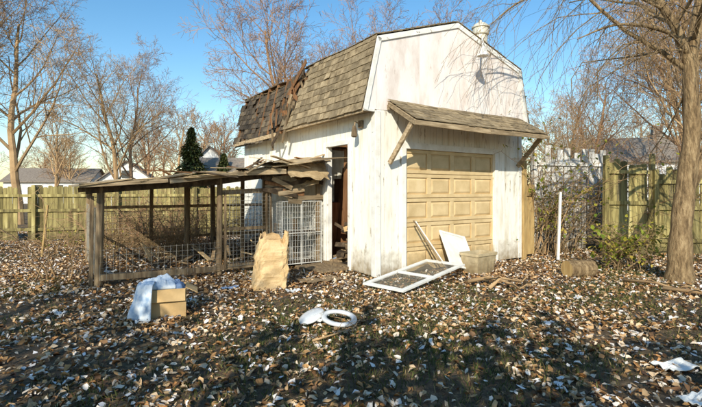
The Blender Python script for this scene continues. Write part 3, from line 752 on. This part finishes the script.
# tall paper yard bag
mb=MB(); n=60; m=34
for j in range(m):
    t=j/(m-1); z=.88*t
    for i in range(n):
        a=2*math.pi*i/n; c,s=math.cos(a),math.sin(a); e=.35
        x=.28*math.copysign(abs(c)**e,c)*(1-.12*t); y=.20*math.copysign(abs(s)**e,s)*(1-.1*t)
        k=1+.12*noise.noise(Vector((c*1.6,s*1.6,t*4)))+.10*noise.noise(Vector((c*4,s*4,t*9)))+.06*abs(noise.noise(Vector((c*9,s*9,t*20))))
        ct=max(0,(t-.8)/.2)
        zz=z+(.12*noise.noise(Vector((c*1.6,s*1.6,9)))+.07*noise.noise(Vector((c*6,s*6,3))))*ct
        mb.v.append((x*k*(1-.12*ct)+.03*t,y*k*(1-.2*ct),zz))
for j in range(m-1):
    for i in range(n): mb.f.append((j*n+i,j*n+(i+1)%n,(j+1)*n+(i+1)%n,(j+1)*n+i)); mb.m.append(0)
mb.f.append(tuple(range(18*n,19*n))); mb.m.append(0)
mb.obj('paper_yard_bag',M['paper'],loc=(-1.36,7.35,gz(-1.36,7.35)-.01),rot=(.03,.03,.3))

# fallen screen door
mb=MB(); A=1.86;B=.84
def fr(x0,y0,x1,y1,z=.0): mb.b2((x0,y0,z),(x1,y1,z+.032))
fr(0,0,A,.085); fr(0,B-.085,A,B); fr(0,.086,.085,B-.086); fr(A-.085,.086,A,B-.086); fr(A*.45,.086,A*.45+.08,B-.086); 
mb.mi=1; x=.1
while x<A-.1: mb.b2((x,.08,.014),(x+.004,B-.08,.017)); x+=.03
mb.obj('screen_door',[M['trim'],M['wire']],loc=(.80,6.72,.03),rot=(-.0,-.10,rad(46)) ,bevel=.004)
mb=MB(); mb.b2((-.36,-.02,0),(.36,0.0,.82)); mb.b2((-.36,-.032,0),(-.31,-.021,.82)); mb.b2((.31,-.032,0),(.36,-.021,.82)); mb.b2((-.309,-.032,.77),(.309,-.021,.82)); mb.b2((-.309,-.032,0),(.309,-.021,.05))
o=mb.obj('white_cabinet_panel',M['trim'],bevel=.004); o.location=W(1.66,-.62,.07); o.rotation_euler=(rad(-38),rad(14),ANG-.05)
mb=MB(); mb.tube([(0,0,.25),(0,0,1.15)],[.017,.017],10); mb.tube([(-.06,0,1.2),(.06,0,1.2)],[.016]*2,8); mb.tube([(0,0,1.13),(-.06,0,1.2)],[.011]*2,6); mb.tube([(0,0,1.13),(.06,0,1.2)],[.011]*2,6)
mb.prism([(-.11,0,.28),(.11,0,.28),(.115,0.02,.10),(.07,.03,.02),(0,.035,-.01),(-.07,.03,.02),(-.115,.02,.10)],(0,-.008,0))
o=mb.obj('garden_shovel',[M['wood']]); p=Vector(W(1.32,-.55,.0)); q=Vector(W(.62,-.06,1.3)); o.location=p; o.rotation_euler=(q-p).to_track_quat('Z','Y').to_euler()
mb=MB(); mb.beam((0,0,0),(0,0,1.2),.06,.02,(0,1,0)); o=mb.obj('loose_board',M['trim']); p=Vector(W(1.42,-.50,0)); q=Vector(W(.85,-.03,1.1)); o.location=p; o.rotation_euler=(q-p).to_track_quat('Z','Y').to_euler()
# storage tote, open top with rolled rim and ribs
mb=MB(); h=.40
def ringr(w,d,z,r=.05,k=5):
    out=[]
    for cx,cy,a0 in ((w/2-r,d/2-r,0),(-w/2+r,d/2-r,90),(-w/2+r,-d/2+r,180),(w/2-r,-d/2+r,270)):
        for i in range(k): a=rad(a0+90*i/(k-1)); out.append((cx+r*math.cos(a),cy+r*math.sin(a),z))
    return out
rings=[ringr(.56,.34,0),ringr(.60,.38,h*.55),ringr(.605,.385,h*.56),ringr(.63,.41,h-.05),ringr(.66,.44,h-.05),ringr(.665,.445,h),ringr(.61,.39,h),ringr(.54,.32,.02)]
for rg_ in rings: mb.v+=rg_
k=20
for j in range(len(rings)-1):
    for i in range(k): mb.f.append((j*k+i,j*k+(i+1)%k,(j+1)*k+(i+1)%k,(j+1)*k+i)); mb.m.append(0)
mb.f.append(tuple(range(7*k,8*k))); mb.m.append(0)
for i in range(5): x=-.2+i*.1; mb.beam((x,-.176,.02),(x,-.196,h-.06),.02,.012,(0,1,0))
mb.obj('storage_tote',M['tote'],loc=(2.5,8.62,gz(2.5,8.6)+.01),rot=(0,0,ANG+.05))
# toilet seat
TS=empty('toilet_seat',(-.30,5.18,gz(-.3,5.18)+.05),-.12)
mb=MB(); n=48
for i in range(n):
    a=2*math.pi*i/n; 
    ox,oy=.215*math.cos(a),.175*math.sin(a); ix,iy=.145*math.cos(a),.105*math.sin(a)
    mb.v+=[(ox,oy,0),(ox*.98,oy*.98,.022),((ox+ix)/2,(oy+iy)/2,.032),(ix*1.03,iy*1.03,.02),(ix,iy,0)]
for i in range(n):
    for k in range(5):
        a=i*5+k;b=i*5+(k+1)%5;c=((i+1)%n)*5+(k+1)%5;d=((i+1)%n)*5+k; mb.f.append((a,d,c,b)); mb.m.append(0)
mb.obj('seat_ring',M['plastic'],TS,smooth=True,loc=(.16,0,.05),rot=(.25,.12,0))
mb=MB()
mb.lathe([(.0,0),(.17,0),(.18,.01),(.175,.022),(.12,.036),(.05,.042),(0,.044)],(0,0,0),36)
o=mb.obj('lid',M['plastic'],TS,smooth=True,loc=(-.17,.03,.05),rot=(.30,-.35,0)); o.scale=(.9,.85,1)
mb=MB(); 
for y in(-.07,.07): mb.tube([(-.08,y,.04),(.0,y,.055)],[.017]*2,10)
mb.tube([(-.05,-.09,.04),(-.05,.09,.04)],[.012]*2,8); mb.obj('hinge',M['plastic'],TS)
mb=MB(); k=20
for j,(x) in enumerate([-.28,-.26,0,.26,.28]):
    for i in range(k):
        a=6.283*i/k; r=.165*(1+.10*noise.noise(Vector((math.cos(a)*2,math.sin(a)*2,x*3))))*(.93 if j in(0,4) else 1); mb.v.append((x,r*math.cos(a),.165+r*math.sin(a)))
for j in range(4):
    for i in range(k): mb.f.append((j*k+i,j*k+(i+1)%k,(j+1)*k+(i+1)%k,(j+1)*k+i)); mb.m.append(0)
mb.f.append(tuple(range(k))); mb.m.append(1); mb.f.append(tuple(range(4*k,5*k))); mb.m.append(1)
mb.obj('cut_log',[M['bark'],M['golden']],loc=(4.28,8.25,gz(4.3,8.2)),rot=(0,0,.25))
def fallen(name,pts,r,seed,mat='bark'):
    rg=random.Random(seed); mb=MB(); P=[Vector(p) for p in pts]; mb.tube(P,[r*(1-.7*i/(len(P)-1)) for i in range(len(P))],7)
    for i in range(1,len(P)):
        for s in range(2):
            q=P[i]; e=q+Vector((rg.uniform(-.3,.3),rg.uniform(-.3,.3),rg.uniform(0,.12))); mb.tube([q,(q+e)/2+Vector((0,0,.03)),e],[r*.35,r*.25,r*.12],5)
    mb.obj(name,M[mat],smooth=True)
fallen('fallen_branch',[(4.9,6.9,.06),(5.2,6.5,.08),(5.6,6.3,.05),(6.1,6.0,.06)],.035,1,'bark_far')
fallen('fallen_branch',[(4.7,7.6,.05),(4.95,7.1,.1),(5.05,6.8,.06)],.03,2,'bark_far')
fallen('fallen_branch',[(2.0,7.5,.04),(2.3,7.35,.14),(2.5,7.1,.12),(2.65,6.9,.05)],.04,3,'bark_far')
fallen('fallen_branch',[(2.2,7.0,.04),(2.45,7.2,.16),(2.8,7.2,.1)],.035,4,'bark_far')
fallen('fallen_branch',[(-.40,4.55,.04),(-.15,4.75,.05),(0.05,4.95,.07)],.012,5,'bark_far')
mb=MB(); mb.beam((-7.45,10.6,.0),(-7.1,10.3,1.25),.04,.03,(0,1,0)); mb.obj('leaning_stake',M['golden'])
mb=MB(); mb.beam((4.75,10.1,.0),(4.95,10.4,1.55),.05,.05,(0,1,0)); mb.obj('leaning_post',M['trim'])
def sheet(name,x,y,w,d,rz,mat,seed):
    mb=MB(); n=14
    for i in range(n):
        for j in range(n):
            a=i/(n-1)-.5;b=j/(n-1)-.5
            mb.v.append((a*w*(1+.1*b),b*d,.03+.04*noise.noise(Vector((a*4,b*4,seed)))+.03*abs(a)))
    for i in range(n-1):
        for j in range(n-1): q=i*n+j; mb.f.append((q,q+n,q+n+1,q+1)); mb.m.append(0)
    o=mb.obj(name,mat,loc=(x,y,gz(x,y)+.02),rot=(0,0,rz)); s=o.modifiers.new('s','SOLIDIFY'); s.thickness=.006
sheet('torn_cardboard',2.95,4.0,.34,.2,.3,M['trim'],1)
sheet('torn_cardboard',3.2,3.85,.28,.2,1.1,M['card'],2)
sheet('torn_cardboard',2.62,3.3,.3,.16,.4,M['trim'],3)
sheet('plastic_scrap',-.9,6.9,.22,.14,.4,M['plastic'],4)
sheet('cloth_scrap',-1.95,7.1,.26,.12,.9,M['bluecloth'],5)
sheet('plastic_scrap',3.3,6.4,.14,.08,.9,M['plastic'],6)
sheet('plastic_scrap',-4.6,8.4,.2,.12,.2,M['plastic'],7)
sheet('plastic_scrap',-3.7,5.6,.12,.08,.2,M['plastic'],9)
sheet('plywood_scrap',-.55,7.75,.7,.35,.6,M['wood'],8)

# ------------------------------------------------------------------ light, sky, camera
S=Vector((-.22,-1,0)).normalized(); el=rad(29)
sd=Vector((S.x*math.cos(el),S.y*math.cos(el),math.sin(el)))
sun=bpy.data.lights.new('sun','SUN'); sun.energy=5; sun.angle=rad(.5); sun.color=(1,.94,.79)
so=bpy.data.objects.new('sun',sun); sc.collection.objects.link(so); so.rotation_euler=(-sd).to_track_quat('-Z','Y').to_euler(); so.location=(0,-10,20)
w=bpy.data.worlds.new('World'); sc.world=w; w.use_nodes=True; nt=w.node_tree
sky=nt.nodes.new('ShaderNodeTexSky'); sky.sky_type='NISHITA'; sky.sun_disc=False; sky.sun_elevation=el; sky.sun_rotation=math.atan2(S.x,S.y)%(2*math.pi)
sky.air_density=1.2; sky.dust_density=.3; sky.ozone_density=2.5
hs=nt.nodes.new('ShaderNodeHueSaturation'); hs.inputs['Saturation'].default_value=1.25; hs.inputs['Value'].default_value=1.2; hs.inputs['Hue'].default_value=.495
bg=nt.nodes['Background']; bg.inputs[1].default_value=.15; nt.links.new(sky.outputs[0],hs.inputs['Color']); nt.links.new(hs.outputs[0],bg.inputs[0])
cam=bpy.data.cameras.new('camera'); co=bpy.data.objects.new('camera',cam); sc.collection.objects.link(co)
co.location=(0,0,1.6); co.rotation_euler=(rad(90),0,0); cam.sensor_width=36; cam.lens=22.56; cam.shift_y=-.0192; cam.clip_end=2000
sc.camera=co
sc.view_settings.view_transform='Standard'; sc.view_settings.look='None'; sc.view_settings.exposure=0
